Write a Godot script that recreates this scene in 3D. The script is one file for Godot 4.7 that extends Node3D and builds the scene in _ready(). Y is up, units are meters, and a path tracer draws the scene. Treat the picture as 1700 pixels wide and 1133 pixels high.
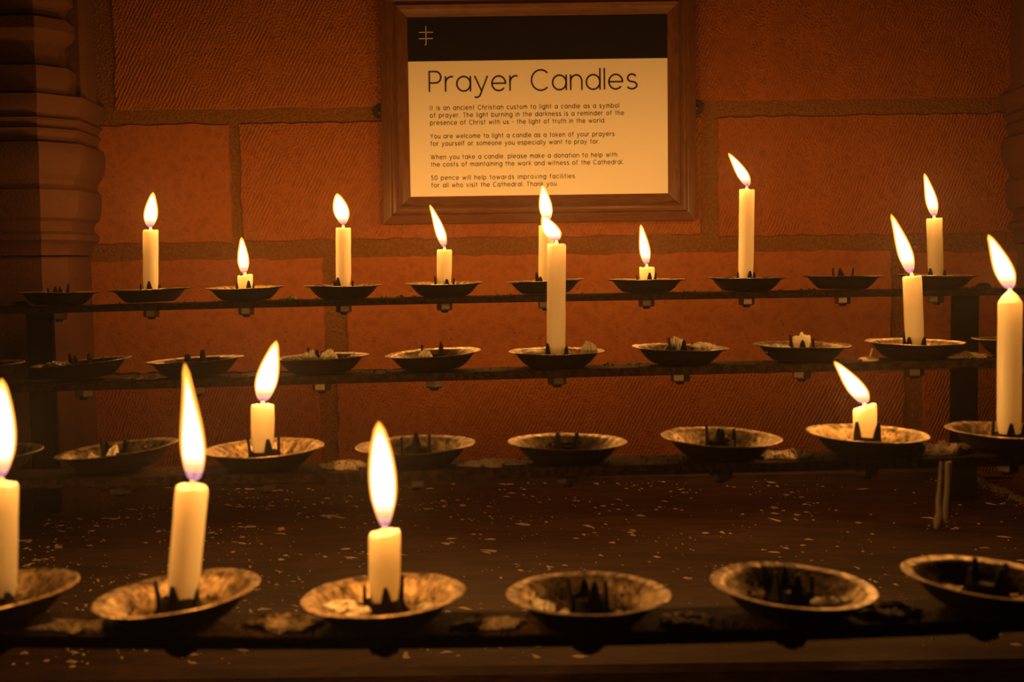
extends Node3D
# Prayer candles burning on a stepped iron rack in front of a sandstone wall.

const WALL_Z := -1.285
const TABLE_Y := 1.0615
const BAR_T := 0.0065
# rows of the rack, front to back: depth, then height of the bar's top as a + b x + c x^2 (the bars sag and bow a little)
const ROWS := [
	{"z": -0.5266, "a": 1.1354, "b": 0.0018, "c": 0.0696},
	{"z": -0.7288, "a": 1.1735, "b": 0.0097, "c": 0.0058},
	{"z": -0.9085, "a": 1.2165, "b": 0.0117, "c": -0.0034},
	{"z": -1.1219, "a": 1.2674, "b": 0.0051, "c": -0.0101},
]
const DISH_X := [
	[-0.2372, -0.1532, -0.0601, 0.033, 0.1259, 0.214],
	[-0.3335, -0.2471, -0.1555, -0.0612, 0.0338, 0.1295, 0.2212, 0.309],
	[-0.4173, -0.3335, -0.2456, -0.1483, -0.0609, 0.0346, 0.1303, 0.2247, 0.312, 0.3957],
	[-0.4322, -0.3442, -0.2535, -0.1602, -0.0638, 0.0326, 0.129, 0.2246, 0.3163, 0.406],
]
var M := {}
var rng := RandomNumberGenerator.new()
var used := {}


# ---------------------------------------------------------------- mesh helpers
class Shaper:
	var n := FastNoiseLite.new()
	func moved(q: Vector3, _a: float) -> Vector3:
		return q


class Dented extends Shaper:
	func moved(q: Vector3, _a: float) -> Vector3:
		var e := smoothstep(0.024, 0.037, Vector2(q.x, q.z).length())
		var w := n.get_noise_2d(q.x * 1.4, q.z * 1.4)
		return q + Vector3(q.x * w * 0.012, w * 0.0009, q.z * w * 0.012) * e


class Melted extends Shaper:
	var h := 0.05
	var r := 0.007
	var slant := 0.0
	func moved(q: Vector3, a: float) -> Vector3:
		var f := smoothstep(h - 0.012, h - 0.001, q.y)
		var rad := Vector2(q.x, q.z).length() / r
		var w := n.get_noise_2d(cos(a) * 1.3, sin(a) * 1.3)
		var w2 := n.get_noise_3d(cos(a) * 0.9, q.y * 60.0, sin(a) * 0.9)
		return q * Vector3(1.0 + w2 * 0.035, 1, 1.0 + w2 * 0.035) + Vector3(0, f * (slant * q.x + w * 0.0011 * rad), 0)


class MB:
	var v := PackedVector3Array()
	var uv := PackedVector2Array()
	var idx := PackedInt32Array()

	func add(p: Vector3, t := Vector2.ZERO) -> int:
		v.append(p)
		uv.append(t)
		return v.size() - 1

	func tri(a: int, b: int, c: int) -> void:
		idx.append(a); idx.append(b); idx.append(c)

	func quad(a: int, b: int, c: int, d: int) -> void:
		tri(a, b, c); tri(a, c, d)

	# rows of points, each the same length; closed joins the last point of a row to its first
	func grid(rows: Array, closed := true, cap0 := false, cap1 := false) -> void:
		var n: int = rows[0].size()
		var base := v.size()
		for r in rows.size():
			for k in n:
				add(rows[r][k], Vector2(float(k) / n, float(r) / (rows.size() - 1)))
		for r in rows.size() - 1:
			for k in (n if closed else n - 1):
				var k2 := (k + 1) % n
				quad(base + r * n + k, base + r * n + k2, base + (r + 1) * n + k2, base + (r + 1) * n + k)
		if cap0:
			for k in range(1, n - 1):
				tri(base, base + k + 1, base + k)
		if cap1:
			var e := base + (rows.size() - 1) * n
			for k in range(1, n - 1):
				tri(e, e + k, e + k + 1)

	func box(lo: Vector3, hi: Vector3, bevel := 0.0) -> void:
		var b := bevel
		var rows := []
		for s in [[lo.y, b], [lo.y + b, 0.0], [hi.y - b, 0.0], [hi.y, b]]:
			var i: float = s[1]
			var y: float = s[0]
			var c := b * 0.999
			var x0 := lo.x + i; var x1 := hi.x - i
			var z0 := lo.z + i; var z1 := hi.z - i
			rows.append([Vector3(x0 + c, y, z0), Vector3(x1 - c, y, z0), Vector3(x1, y, z0 + c), Vector3(x1, y, z1 - c), Vector3(x1 - c, y, z1), Vector3(x0 + c, y, z1), Vector3(x0, y, z1 - c), Vector3(x0, y, z0 + c)])
		grid(rows, true, true, true)

	# revolve a profile; a shaper, if given, moves each point
	func lathe(profile: Array, seg: int, shaper: Shaper = null) -> void:
		var rows := []
		for p in profile:
			var row := []
			for k in seg:
				var a := TAU * k / seg
				var q := Vector3(p[0] * cos(a), p[1], p[0] * sin(a))
				if shaper:
					q = shaper.moved(q, a)
				row.append(q)
			rows.append(row)
		grid(rows, true)

	# tube along points with radii
	func tube(pts: Array, radii: Array, seg := 8) -> void:
		var rows := []
		for i in pts.size():
			var d: Vector3 = (pts[mini(i + 1, pts.size() - 1)] - pts[maxi(i - 1, 0)]).normalized()
			var s := d.cross(Vector3(0, 0, 1) if absf(d.z) < 0.9 else Vector3(1, 0, 0)).normalized()
			var w := s.cross(d).normalized()
			var row := []
			for k in seg:
				var a := TAU * k / seg
				row.append(pts[i] + (s * cos(a) + w * sin(a)) * radii[i])
			rows.append(row)
		grid(rows, true, true, true)

	func mesh(crease := 40.0, outward := Vector3.ZERO) -> ArrayMesh:
		# orient: closed shapes outward, open ones towards the direction given (front faces run clockwise)
		var vol := 0.0
		var fn := PackedVector3Array()
		var nt := idx.size() / 3
		for t in nt:
			var a := v[idx[t * 3]]; var b := v[idx[t * 3 + 1]]; var c := v[idx[t * 3 + 2]]
			var n := (c - a).cross(b - a)
			fn.append(n)
			vol += n.dot(outward) if outward != Vector3.ZERO else n.dot(a - v[0])
		var flip := vol < 0.0
		var near := []
		near.resize(v.size())
		for t in nt:
			if flip:
				fn[t] = -fn[t]
			for k in 3:
				var i := idx[t * 3 + k]
				if near[i] == null:
					near[i] = PackedInt32Array()
				near[i].append(t)
		var pv := PackedVector3Array(); var pn := PackedVector3Array(); var pu := PackedVector2Array()
		var cc := cos(deg_to_rad(crease))
		for t in nt:
			var own := fn[t].normalized()
			if fn[t].length_squared() < 1e-24:
				continue
			for k in ([0, 2, 1] if flip else [0, 1, 2]):
				var i: int = idx[t * 3 + k]
				var n := Vector3.ZERO
				for o in near[i]:
					if fn[o].normalized().dot(own) > cc:
						n += fn[o]
				pv.append(v[i]); pn.append(n.normalized() if n.length_squared() > 0 else own); pu.append(uv[i])
		var arr := []
		arr.resize(Mesh.ARRAY_MAX)
		arr[Mesh.ARRAY_VERTEX] = pv; arr[Mesh.ARRAY_NORMAL] = pn; arr[Mesh.ARRAY_TEX_UV] = pu
		var m := ArrayMesh.new()
		m.add_surface_from_arrays(Mesh.PRIMITIVE_TRIANGLES, arr)
		return m


func put(called: String, mesh: Mesh, mat: Material, parent: Node = self) -> MeshInstance3D:
	var o := MeshInstance3D.new()
	o.name = numbered(called) if parent == self else called
	o.mesh = mesh
	o.material_override = mat
	parent.add_child(o, true)
	return o


func numbered(called: String) -> String:
	var n: int = used.get(called, 0)
	used[called] = n + 1
	return called if n == 0 else "%s_%03d" % [called, n]


func thing(called: String, label: String, category: String, at := Vector3.ZERO, group := "") -> Node3D:
	var o := Node3D.new()
	o.name = numbered(called)
	add_child(o)
	o.position = at
	tag(o, label, category, group)
	return o


func tag(o: Node, label: String, category: String, group := "") -> void:
	o.set_meta("label", label)
	o.set_meta("category", category)
	if group:
		o.set_meta("group", group)


func setting(called: String, label: String) -> Node3D:
	var o := Node3D.new()
	o.name = called
	add_child(o)
	o.set_meta("kind", "structure")
	o.set_meta("label", label)
	o.set_meta("category", "wall")
	return o


# ---------------------------------------------------------------- materials
func lin(r: float, g: float, b: float) -> Color:
	return Color(r, g, b).linear_to_srgb()


func noise_tex(freq: float, seed_: int, stops: Array, size := 512, octaves := 4, kind := FastNoiseLite.TYPE_SIMPLEX_SMOOTH) -> NoiseTexture2D:
	var n := FastNoiseLite.new()
	n.noise_type = kind
	n.frequency = freq
	n.seed = seed_
	n.fractal_octaves = octaves
	var t := NoiseTexture2D.new()
	t.width = size; t.height = size
	t.seamless = true
	t.noise = n
	if stops:
		var g := Gradient.new()
		var off := PackedFloat32Array(); var col := PackedColorArray()
		for s in stops:
			off.append(s[0]); col.append(s[1])
		g.offsets = off; g.colors = col
		t.color_ramp = g
	return t


func mat(called: String, color: Color, rough: float, metal := 0.0) -> StandardMaterial3D:
	var m := StandardMaterial3D.new()
	m.resource_name = called
	m.albedo_color = color
	m.roughness = rough
	m.metallic = metal
	return m


func tri(m: StandardMaterial3D, scale: float, world := true) -> void:
	m.uv1_triplanar = true
	m.uv1_world_triplanar = world
	m.uv1_scale = Vector3(scale, scale, scale)


# chisel marks: slanting furrows, broken and uneven, as a height picture
func tooling(seed_: int, slope: float, count: int, wave: float) -> ImageTexture:
	var s := 512
	var im := Image.create(s, s, false, Image.FORMAT_L8)
	var n := FastNoiseLite.new(); n.seed = seed_; n.frequency = 0.02
	var warp: Image = n.get_seamless_image(s, s)
	n.frequency = 0.11; n.seed = seed_ + 5
	var fine: Image = n.get_seamless_image(s, s)
	n.frequency = 0.006; n.seed = seed_ + 9
	var broad: Image = n.get_seamless_image(s, s)
	for y in s:
		for x in s:
			var w := warp.get_pixel(x, y).r
			var f := fine.get_pixel(x, y).r
			var b := broad.get_pixel(x, y).r
			var ph := (float(x) / s + slope * float(y) / s) * count + (w - 0.5) * wave
			var saw := fposmod(ph, 1.0)
			var ridge := pow(1.0 - absf(saw * 2.0 - 1.0), 1.6)
			var keep := smoothstep(0.36, 0.62, b * 0.5 + f * 0.6)
			im.set_pixel(x, y, Color.from_hsv(0, 0, clampf(0.3 + ridge * 0.5 * keep + (f - 0.5) * 0.16 + (w - 0.5) * 0.12, 0, 1)))
	return ImageTexture.create_from_image(im)


func make_materials() -> void:
	var tool_a := tooling(3, 0.5, 44, 0.55)
	var tool_b := tooling(8, 0.4, 50, 0.6)
	var grit := noise_tex(0.09, 4, [], 512, 4)
	# pits and dark grains in the stone
	var pits := noise_tex(0.035, 14, [[0.0, Color(lin(0.05, 0.018, 0.006), 0.0)], [0.87, Color(lin(0.05, 0.018, 0.006), 0.0)], [0.94, Color(lin(0.05, 0.018, 0.006), 0.55)], [1.0, Color(lin(0.05, 0.018, 0.006), 0.7)]], 512, 3)
	var tones := [
		["stone_warm", 1, lin(0.185, 0.058, 0.014), lin(0.243, 0.080, 0.020), lin(0.214, 0.067, 0.016), tool_a],
		["stone_red", 2, lin(0.171, 0.051, 0.013), lin(0.228, 0.071, 0.018), lin(0.200, 0.060, 0.014), tool_b],
		["stone_smooth", 5, lin(0.185, 0.057, 0.014), lin(0.257, 0.084, 0.022), lin(0.221, 0.070, 0.017), grit],
	]
	for t in tones:
		var m := mat(t[0], Color.WHITE, 0.9)
		m.albedo_texture = noise_tex(0.018, t[1], [[0.0, t[2]], [0.45, t[3]], [0.75, t[4]], [1.0, t[2]]], 512, 5)
		tri(m, 5.5)
		m.heightmap_enabled = true
		m.heightmap_texture = t[5]
		m.heightmap_scale = 0.22 if t[5] != grit else 0.05
		m.metallic_specular = 0.25
		m.detail_enabled = t[0] == "stone_smooth"
		m.detail_albedo = pits
		M[t[0]] = m
	var mo := mat("mortar", Color.WHITE, 0.95)
	mo.albedo_texture = noise_tex(0.05, 21, [[0.0, lin(0.104, 0.044, 0.009)], [0.5, lin(0.141, 0.060, 0.013)], [1.0, lin(0.184, 0.081, 0.019)]])
	tri(mo, 7.0)
	mo.heightmap_enabled = true; mo.heightmap_texture = grit; mo.heightmap_scale = 0.12
	mo.metallic_specular = 0.2
	M.mortar = mo
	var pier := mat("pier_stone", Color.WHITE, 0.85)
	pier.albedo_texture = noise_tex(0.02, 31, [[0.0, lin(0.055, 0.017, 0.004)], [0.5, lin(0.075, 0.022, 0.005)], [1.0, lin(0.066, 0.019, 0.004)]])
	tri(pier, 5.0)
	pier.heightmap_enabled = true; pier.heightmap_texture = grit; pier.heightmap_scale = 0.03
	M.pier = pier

	# dark table top with streaks of grain and old dirt
	var tb := mat("table_wood", Color.WHITE, 0.62)
	tb.albedo_texture = noise_tex(0.012, 41, [[0.0, lin(0.020, 0.009, 0.004)], [0.42, lin(0.037, 0.015, 0.006)], [0.6, lin(0.069, 0.029, 0.011)], [0.78, lin(0.035, 0.014, 0.006)], [1.0, lin(0.088, 0.037, 0.015)]], 512, 6)
	tri(tb, 3.0)
	tb.uv1_scale = Vector3(1.6, 5.0, 6.5)
	tb.heightmap_enabled = true; tb.heightmap_texture = grit; tb.heightmap_scale = 0.05
	M.table = tb

	# iron of the rack, sooty, with brown rust
	var ir := mat("iron", Color.WHITE, 0.8, 0.1)
	ir.albedo_texture = noise_tex(0.03, 51, [[0.0, lin(0.014, 0.009, 0.005)], [0.5, lin(0.029, 0.016, 0.008)], [0.7, lin(0.060, 0.030, 0.013)], [1.0, lin(0.016, 0.009, 0.005)]])
	tri(ir, 9.0)
	ir.heightmap_enabled = true; ir.heightmap_texture = grit; ir.heightmap_scale = 0.06
	ir.metallic_specular = 0.2
	M.iron = ir
	M.dark_iron = mat("dark_iron", lin(0.016, 0.009, 0.005), 0.65, 0.1)
	M.dark_iron.metallic_specular = 0.25
	var st := mat("nut_steel", lin(0.2, 0.15, 0.11), 0.4, 0.8)
	M.steel = st

	# dishes: brass-brown metal under a broken film of soot and old wax
	for k in 3:
		var d := mat("dish_metal", Color.WHITE, 1.0, 0.75)
		d.albedo_texture = noise_tex(0.022, 61 + k, [[0.0, lin(0.03, 0.02, 0.012)], [0.36, lin(0.09, 0.06, 0.034)], [0.5, lin(0.36, 0.25, 0.13)], [0.66, lin(0.5, 0.36, 0.2)], [0.8, lin(0.12, 0.08, 0.045)], [1.0, lin(0.42, 0.3, 0.16)]], 512, 5)
		d.roughness_texture = noise_tex(0.03, 71 + k, [[0.0, Color(0.26, 0.26, 0.26)], [0.5, Color(0.46, 0.46, 0.46)], [1.0, Color(0.72, 0.72, 0.72)]])
		tri(d, 11.0, false)
		d.uv1_offset = Vector3(0.21 * k, 0.4 * k, 0.13 * k)
		d.heightmap_enabled = true; d.heightmap_texture = noise_tex(0.025, 81 + k, []); d.heightmap_scale = 0.05
		M["dish_%d" % k] = d
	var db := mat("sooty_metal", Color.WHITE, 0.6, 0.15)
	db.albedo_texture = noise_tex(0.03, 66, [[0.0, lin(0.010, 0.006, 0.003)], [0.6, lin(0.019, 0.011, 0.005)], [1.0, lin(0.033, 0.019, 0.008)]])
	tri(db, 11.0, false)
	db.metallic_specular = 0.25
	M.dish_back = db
	M.socket = mat("charred_socket", lin(0.011, 0.007, 0.005), 0.6, 0.1)
	M.socket.metallic_specular = 0.25

	var wax := mat("candle_wax", lin(0.93, 0.91, 0.76), 0.42)
	wax.subsurf_scatter_enabled = true
	wax.subsurf_scatter_strength = 0.12
	wax.backlight_enabled = true
	wax.backlight = lin(1.0, 0.93, 0.78)
	M.wax = wax
	var old := mat("spilt_wax", Color.WHITE, 0.68)
	old.albedo_texture = noise_tex(0.05, 91, [[0.0, lin(0.086, 0.051, 0.025)], [0.45, lin(0.288, 0.204, 0.112)], [1.0, lin(0.446, 0.340, 0.211)]])
	tri(old, 14.0, false)
	old.heightmap_enabled = true; old.heightmap_texture = grit; old.heightmap_scale = 0.3
	M.old_wax = old
	M.flake = mat("wax_flake", lin(0.5, 0.39, 0.25), 0.5)
	M.drip = mat("wax_drip", lin(0.58, 0.46, 0.31), 0.45)
	M.scrap = mat("wax_scrap", lin(0.74, 0.66, 0.5), 0.45)
	M.soot = mat("soot_crumb", lin(0.016, 0.011, 0.008), 0.8)
	M.wick = mat("burnt_wick", lin(0.025, 0.02, 0.02), 0.8)

	var wood := mat("frame_wood", Color.WHITE, 0.3)
	wood.albedo_texture = noise_tex(0.012, 101, [[0.0, lin(0.062, 0.023, 0.007)], [0.4, lin(0.124, 0.050, 0.016)], [0.6, lin(0.087, 0.033, 0.011)], [1.0, lin(0.161, 0.066, 0.023)]], 512, 5)
	wood.uv1_scale = Vector3(0.8, 9.0, 1)
	M.wood = wood
	M.paper = mat("notice_paper", lin(0.67, 0.64, 0.57), 0.6)
	M.header = mat("header_band", lin(0.008, 0.006, 0.007), 0.7)
	M.header.metallic_specular = 0.2
	M.ink = mat("ink", lin(0.02, 0.016, 0.02), 0.6)
	M.grey_ink = mat("grey_ink", lin(0.13, 0.11, 0.1), 0.6)
	M.gold_ink = mat("pale_ink", lin(0.55, 0.42, 0.25), 0.5)
	M.brass = mat("tarnished_brass", lin(0.05, 0.034, 0.02), 0.45, 0.7)

	# flame: blue and thin at the wick, white-hot above, yellow at the tip
	var w := 8; var h := 128
	var em := Image.create(w, h, false, Image.FORMAT_RGB8)
	var al := Image.create(w, h, false, Image.FORMAT_RGBA8)
	for y in h:
		var t := float(y) / (h - 1)
		var c := Color(0.13, 0.17, 0.44).lerp(Color(0.5, 0.4, 0.44), smoothstep(0.08, 0.15, t))
		c = c.lerp(Color(1.0, 0.93, 0.78), smoothstep(0.12, 0.26, t))
		c = c.lerp(Color(1.0, 0.74, 0.33), smoothstep(0.86, 1.0, t))
		var a := lerpf(0.62, 0.4, smoothstep(0.07, 0.14, t))
		a = lerpf(a, 1.0, smoothstep(0.12, 0.34, t))
		a = lerpf(a, 0.5, smoothstep(0.9, 1.0, t))
		for x in w:
			em.set_pixel(x, y, c)
			al.set_pixel(x, y, Color(0, 0, 0, a))
	var fl := mat("flame_body", Color.WHITE, 1.0)
	fl.transparency = BaseMaterial3D.TRANSPARENCY_ALPHA
	fl.albedo_texture = ImageTexture.create_from_image(al)
	fl.emission_enabled = true
	fl.emission = Color.BLACK
	fl.emission_texture = ImageTexture.create_from_image(em)
	fl.emission_energy_multiplier = 3.2
	fl.texture_repeat = false
	fl.specular_mode = BaseMaterial3D.SPECULAR_DISABLED
	M.flame = fl
	var mn := mat("flame_mantle", Color(0, 0, 0, 0.36), 1.0)
	mn.transparency = BaseMaterial3D.TRANSPARENCY_ALPHA
	mn.emission_enabled = true
	mn.emission = lin(1.0, 0.33, 0.035)
	mn.emission_energy_multiplier = 3.6
	mn.specular_mode = BaseMaterial3D.SPECULAR_DISABLED
	M.mantle = mn


# ---------------------------------------------------------------- setting
func ashlar(x0: float, x1: float, y0: float, y1: float, seed_: int) -> ArrayMesh:
	# one dressed block: uneven arrises, slightly pillowed face
	var b := MB.new()
	var n := FastNoiseLite.new(); n.seed = seed_; n.frequency = 28.0
	var us := [0.0, 0.0022]
	var nx := maxi(4, int((x1 - x0) / 0.011)); var ny := maxi(4, int((y1 - y0) / 0.011))
	var rows := []
	var ys := [y0, y0 + 0.0025]
	for j in range(1, ny): ys.append(lerpf(y0 + 0.0025, y1 - 0.0025, float(j) / ny))
	ys.append(y1 - 0.0025); ys.append(y1)
	var xs := [x0, x0 + 0.0025]
	for j in range(1, nx): xs.append(lerpf(x0 + 0.0025, x1 - 0.0025, float(j) / nx))
	xs.append(x1 - 0.0025); xs.append(x1)
	for j in ys.size():
		var row := []
		for i in xs.size():
			var edge: bool = i == 0 or j == 0 or i == xs.size() - 1 or j == ys.size() - 1
			var rim: bool = i <= 1 or j <= 1 or i >= xs.size() - 2 or j >= ys.size() - 2
			var x: float = xs[i]; var y: float = ys[j]
			var q := n.get_noise_2d(x * 2.0, y * 2.0)
			if rim:
				if i <= 1 or i >= xs.size() - 2: x += 0.0028 * n.get_noise_2d(9.0, y * 2.5 + x)
				if j <= 1 or j >= ys.size() - 2: y += 0.0028 * n.get_noise_2d(x * 2.5, 4.0 + y)
			row.append(Vector3(x, y, WALL_Z - (0.006 if edge else 0.0) + q * (0.0 if edge else 0.0011)))
		rows.append(row)
	b.grid(rows, false)
	return b.mesh(50.0, Vector3(0, 0, 1))


func build_wall() -> void:
	var w := setting("wall_back", "red sandstone wall of large tooled blocks with wide mortar joints")
	var b := MB.new()
	b.box(Vector3(-1.3, 0, WALL_Z - 0.3), Vector3(1.3, 2.3, WALL_Z - 0.0022))
	put("mortar", b.mesh(), M.mortar, w)
	var blocks := [
		[-0.4271, 0.0191, 1.4672, 1.7586, "stone_warm"], [0.0344, 0.6306, 1.4686, 1.7586, "stone_red"],
		[-0.5923, -0.3019, 1.3229, 1.4548, "stone_smooth"], [-0.2938, 0.2097, 1.3239, 1.4548, "stone_warm"], [0.2250, 0.6306, 1.3215, 1.4545, "stone_red"],
		[-0.6306, -0.2035, 1.1806, 1.3082, "stone_smooth"], [-0.1825, 0.4175, 1.1806, 1.3086, "stone_smooth"], [0.4290, 0.6688, 1.1806, 1.3053, "stone_smooth"],
		[-0.7165, -0.5216, 1.0516, 1.1739, "stone_warm"], [-0.5121, -0.2111, 1.0516, 1.1739, "stone_red"], [-0.1949, 0.4333, 1.0516, 1.1739, "stone_warm"], [0.4500, 0.7165, 1.0516, 1.1739, "stone_red"],
		[-0.9554, -0.2388, 1.7701, 2.0643, "stone_warm"], [-0.2245, 0.4777, 1.7701, 2.0643, "stone_red"],
	]
	var k := 0
	for s in blocks:
		k += 1
		put("stone_block", ashlar(s[0], s[1], s[2], s[3], 200 + k), M[s[4]], w)


# plan: corner points seen from above, from the far side to the wall; profile: [height, how far it stands out]
func moulded(plan: Array, profile: Array) -> ArrayMesh:
	var b := MB.new()
	var rows := []
	for p in profile:
		var row := []
		for i in plan.size():
			var q: Vector2 = plan[i]
			var d0: Vector2 = (plan[i] - plan[i - 1]).normalized() if i > 0 else (plan[1] - plan[0]).normalized()
			var d1: Vector2 = (plan[i + 1] - plan[i]).normalized() if i < plan.size() - 1 else d0
			var n0 := Vector2(d0.y, -d0.x); var n1 := Vector2(d1.y, -d1.x)
			var m := (n0 + n1).normalized()
			var o: float = p[1] / maxf(0.5, m.dot(n0))
			row.append(Vector3(q.x + m.x * o, p[0], q.y + m.y * o))
		rows.append(row)
	b.grid(rows, false)
	return b.mesh(28.0, Vector3(0, 0, 1))


func build_piers() -> void:
	# profile of the base, top to bottom
	var base := [[1.4701, 0.0000], [1.4605, 0.0019], [1.4557, 0.0057], [1.4524, 0.0081], [1.4490, 0.0076], [1.4476, 0.0038], [1.4457, 0.0072], [1.4419, 0.0100], [1.4390, 0.0091], [1.4376, 0.0053], [1.4352, 0.0086], [1.4304, 0.0105], [1.4261, 0.0091], [1.4237, 0.0038],
		[1.4166, 0.0024], [1.4051, 0.0033], [1.3951, 0.0062], [1.3917, 0.0091], [1.3879, 0.0119], [1.3831, 0.0124], [1.3793, 0.0105], [1.3774, 0.0081], [1.3688, 0.0081], [1.3573, 0.0091], [1.3497, 0.0110], [1.3463, 0.0158], [1.3416, 0.0177], [1.3363, 0.0162], [1.3330, 0.0119], [1.3277, 0.0119],
		[1.3239, 0.0172], [1.3182, 0.0205], [1.3124, 0.0215]]
	var plinth := [[1.3105, 0.0210], [1.3086, 0.0225], [1.2045, 0.0225], [1.0500, 0.0225], [0.0000, 0.0225]]
	var neck := [[2.3000, 0.0000], [1.5771, 0.0000], [1.4701, 0.0000]]
	for side in [-1, 1]:
		var w := setting("wall_left" if side < 0 else "wall_right", "octagonal stone pier with stacked base mouldings at the %s edge" % ("left" if side < 0 else "right"))
		var edge := 0.4366 if side < 0 else 0.531
		var pts := [Vector2(-edge - 0.42, -1.158), Vector2(-edge - 0.023, -1.158), Vector2(-edge + 0.007, -1.196), Vector2(-edge, -1.3)]
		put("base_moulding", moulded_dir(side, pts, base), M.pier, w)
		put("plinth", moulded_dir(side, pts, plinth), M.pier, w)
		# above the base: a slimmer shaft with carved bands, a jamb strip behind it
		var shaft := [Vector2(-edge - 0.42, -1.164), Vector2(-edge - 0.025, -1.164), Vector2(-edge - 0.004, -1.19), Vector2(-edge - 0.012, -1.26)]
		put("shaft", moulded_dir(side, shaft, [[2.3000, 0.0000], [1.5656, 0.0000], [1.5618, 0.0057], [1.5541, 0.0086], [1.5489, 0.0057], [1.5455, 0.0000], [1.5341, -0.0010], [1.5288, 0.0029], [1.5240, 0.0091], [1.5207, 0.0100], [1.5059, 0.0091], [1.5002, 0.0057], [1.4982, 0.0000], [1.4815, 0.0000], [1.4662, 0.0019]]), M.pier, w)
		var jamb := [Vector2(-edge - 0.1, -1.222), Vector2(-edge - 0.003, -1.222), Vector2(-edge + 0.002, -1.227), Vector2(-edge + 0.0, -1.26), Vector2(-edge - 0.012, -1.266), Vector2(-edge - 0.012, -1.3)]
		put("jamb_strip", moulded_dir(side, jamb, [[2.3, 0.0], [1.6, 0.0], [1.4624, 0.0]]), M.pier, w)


func moulded_dir(side: int, plan: Array, profile: Array) -> ArrayMesh:
	# the plan is given for the left pier; the right one is its mirror image, walked the other way
	var q := []
	for p in plan:
		q.append(Vector2(p.x * -side, p.y))
	if side > 0:
		q.reverse()
	return moulded(q, profile)


func build_table() -> void:
	var t := thing("table", "dark wooden table top spotted with wax under the candle rack", "table", Vector3(0, TABLE_Y, 0))
	var b := MB.new()
	var outline := [Vector2(-0.575, -0.675), Vector2(0.506, -0.675), Vector2(0.506, WALL_Z + 0.003), Vector2(-0.405, WALL_Z + 0.003), Vector2(-0.405, -1.112), Vector2(-0.575, -1.112)]
	var rows0 := []
	for lv in [[-0.04, 0.0], [-0.004, 0.0], [0.0, 0.004]]:
		var row0 := []
		for q in outline:
			row0.append(Vector3(q.x - signf(q.x) * lv[1], lv[0], q.y - (lv[1] if q.y > -0.8 else 0.0)))
		rows0.append(row0)
	b.grid(rows0, true)
	for face in [[0.0, 0.004], [-0.04, 0.0]]:
		b.grid([[Vector3(-0.575 + face[1], face[0], -0.675 - face[1]), Vector3(0.506 - face[1], face[0], -0.675 - face[1])], [Vector3(-0.575 + face[1], face[0], -1.112), Vector3(0.506 - face[1], face[0], -1.112)]], false)
		b.grid([[Vector3(-0.405 + face[1], face[0], -1.112), Vector3(0.506 - face[1], face[0], -1.112)], [Vector3(-0.405 + face[1], face[0], WALL_Z + 0.003), Vector3(0.506 - face[1], face[0], WALL_Z + 0.003)]], false)
	put("tabletop", b.mesh(30.0, Vector3.UP), M.table, t)
	b = MB.new()
	b.box(Vector3(-0.55, -TABLE_Y, -1.1), Vector3(0.48, -0.04, -0.72), 0.003)
	put("front_panel", b.mesh(), M.table, t)
	b = MB.new()
	var rows := []
	for s in [[-0.403, -0.403], [0.466, 0.478]]:
		rows.append([Vector3(s[0], 0.0, -1.258), Vector3(s[0], 0.004, -1.258), Vector3(s[0], 0.0075, -1.262), Vector3(s[1], 0.0075, WALL_Z + 0.004), Vector3(s[1], 0.0, WALL_Z + 0.004)])
	b.grid(rows, true, true, true)
	put("back_batten", b.mesh(30.0), M.table, t)


# ---------------------------------------------------------------- rack
func bar_y(row: int, x: float) -> float:
	var r: Dictionary = ROWS[row]
	var q := clampf(x, -0.45, 0.45) if row > 0 else clampf(x, -0.3, 0.3)
	return r.a + r.b * q + r.c * q * q


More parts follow.
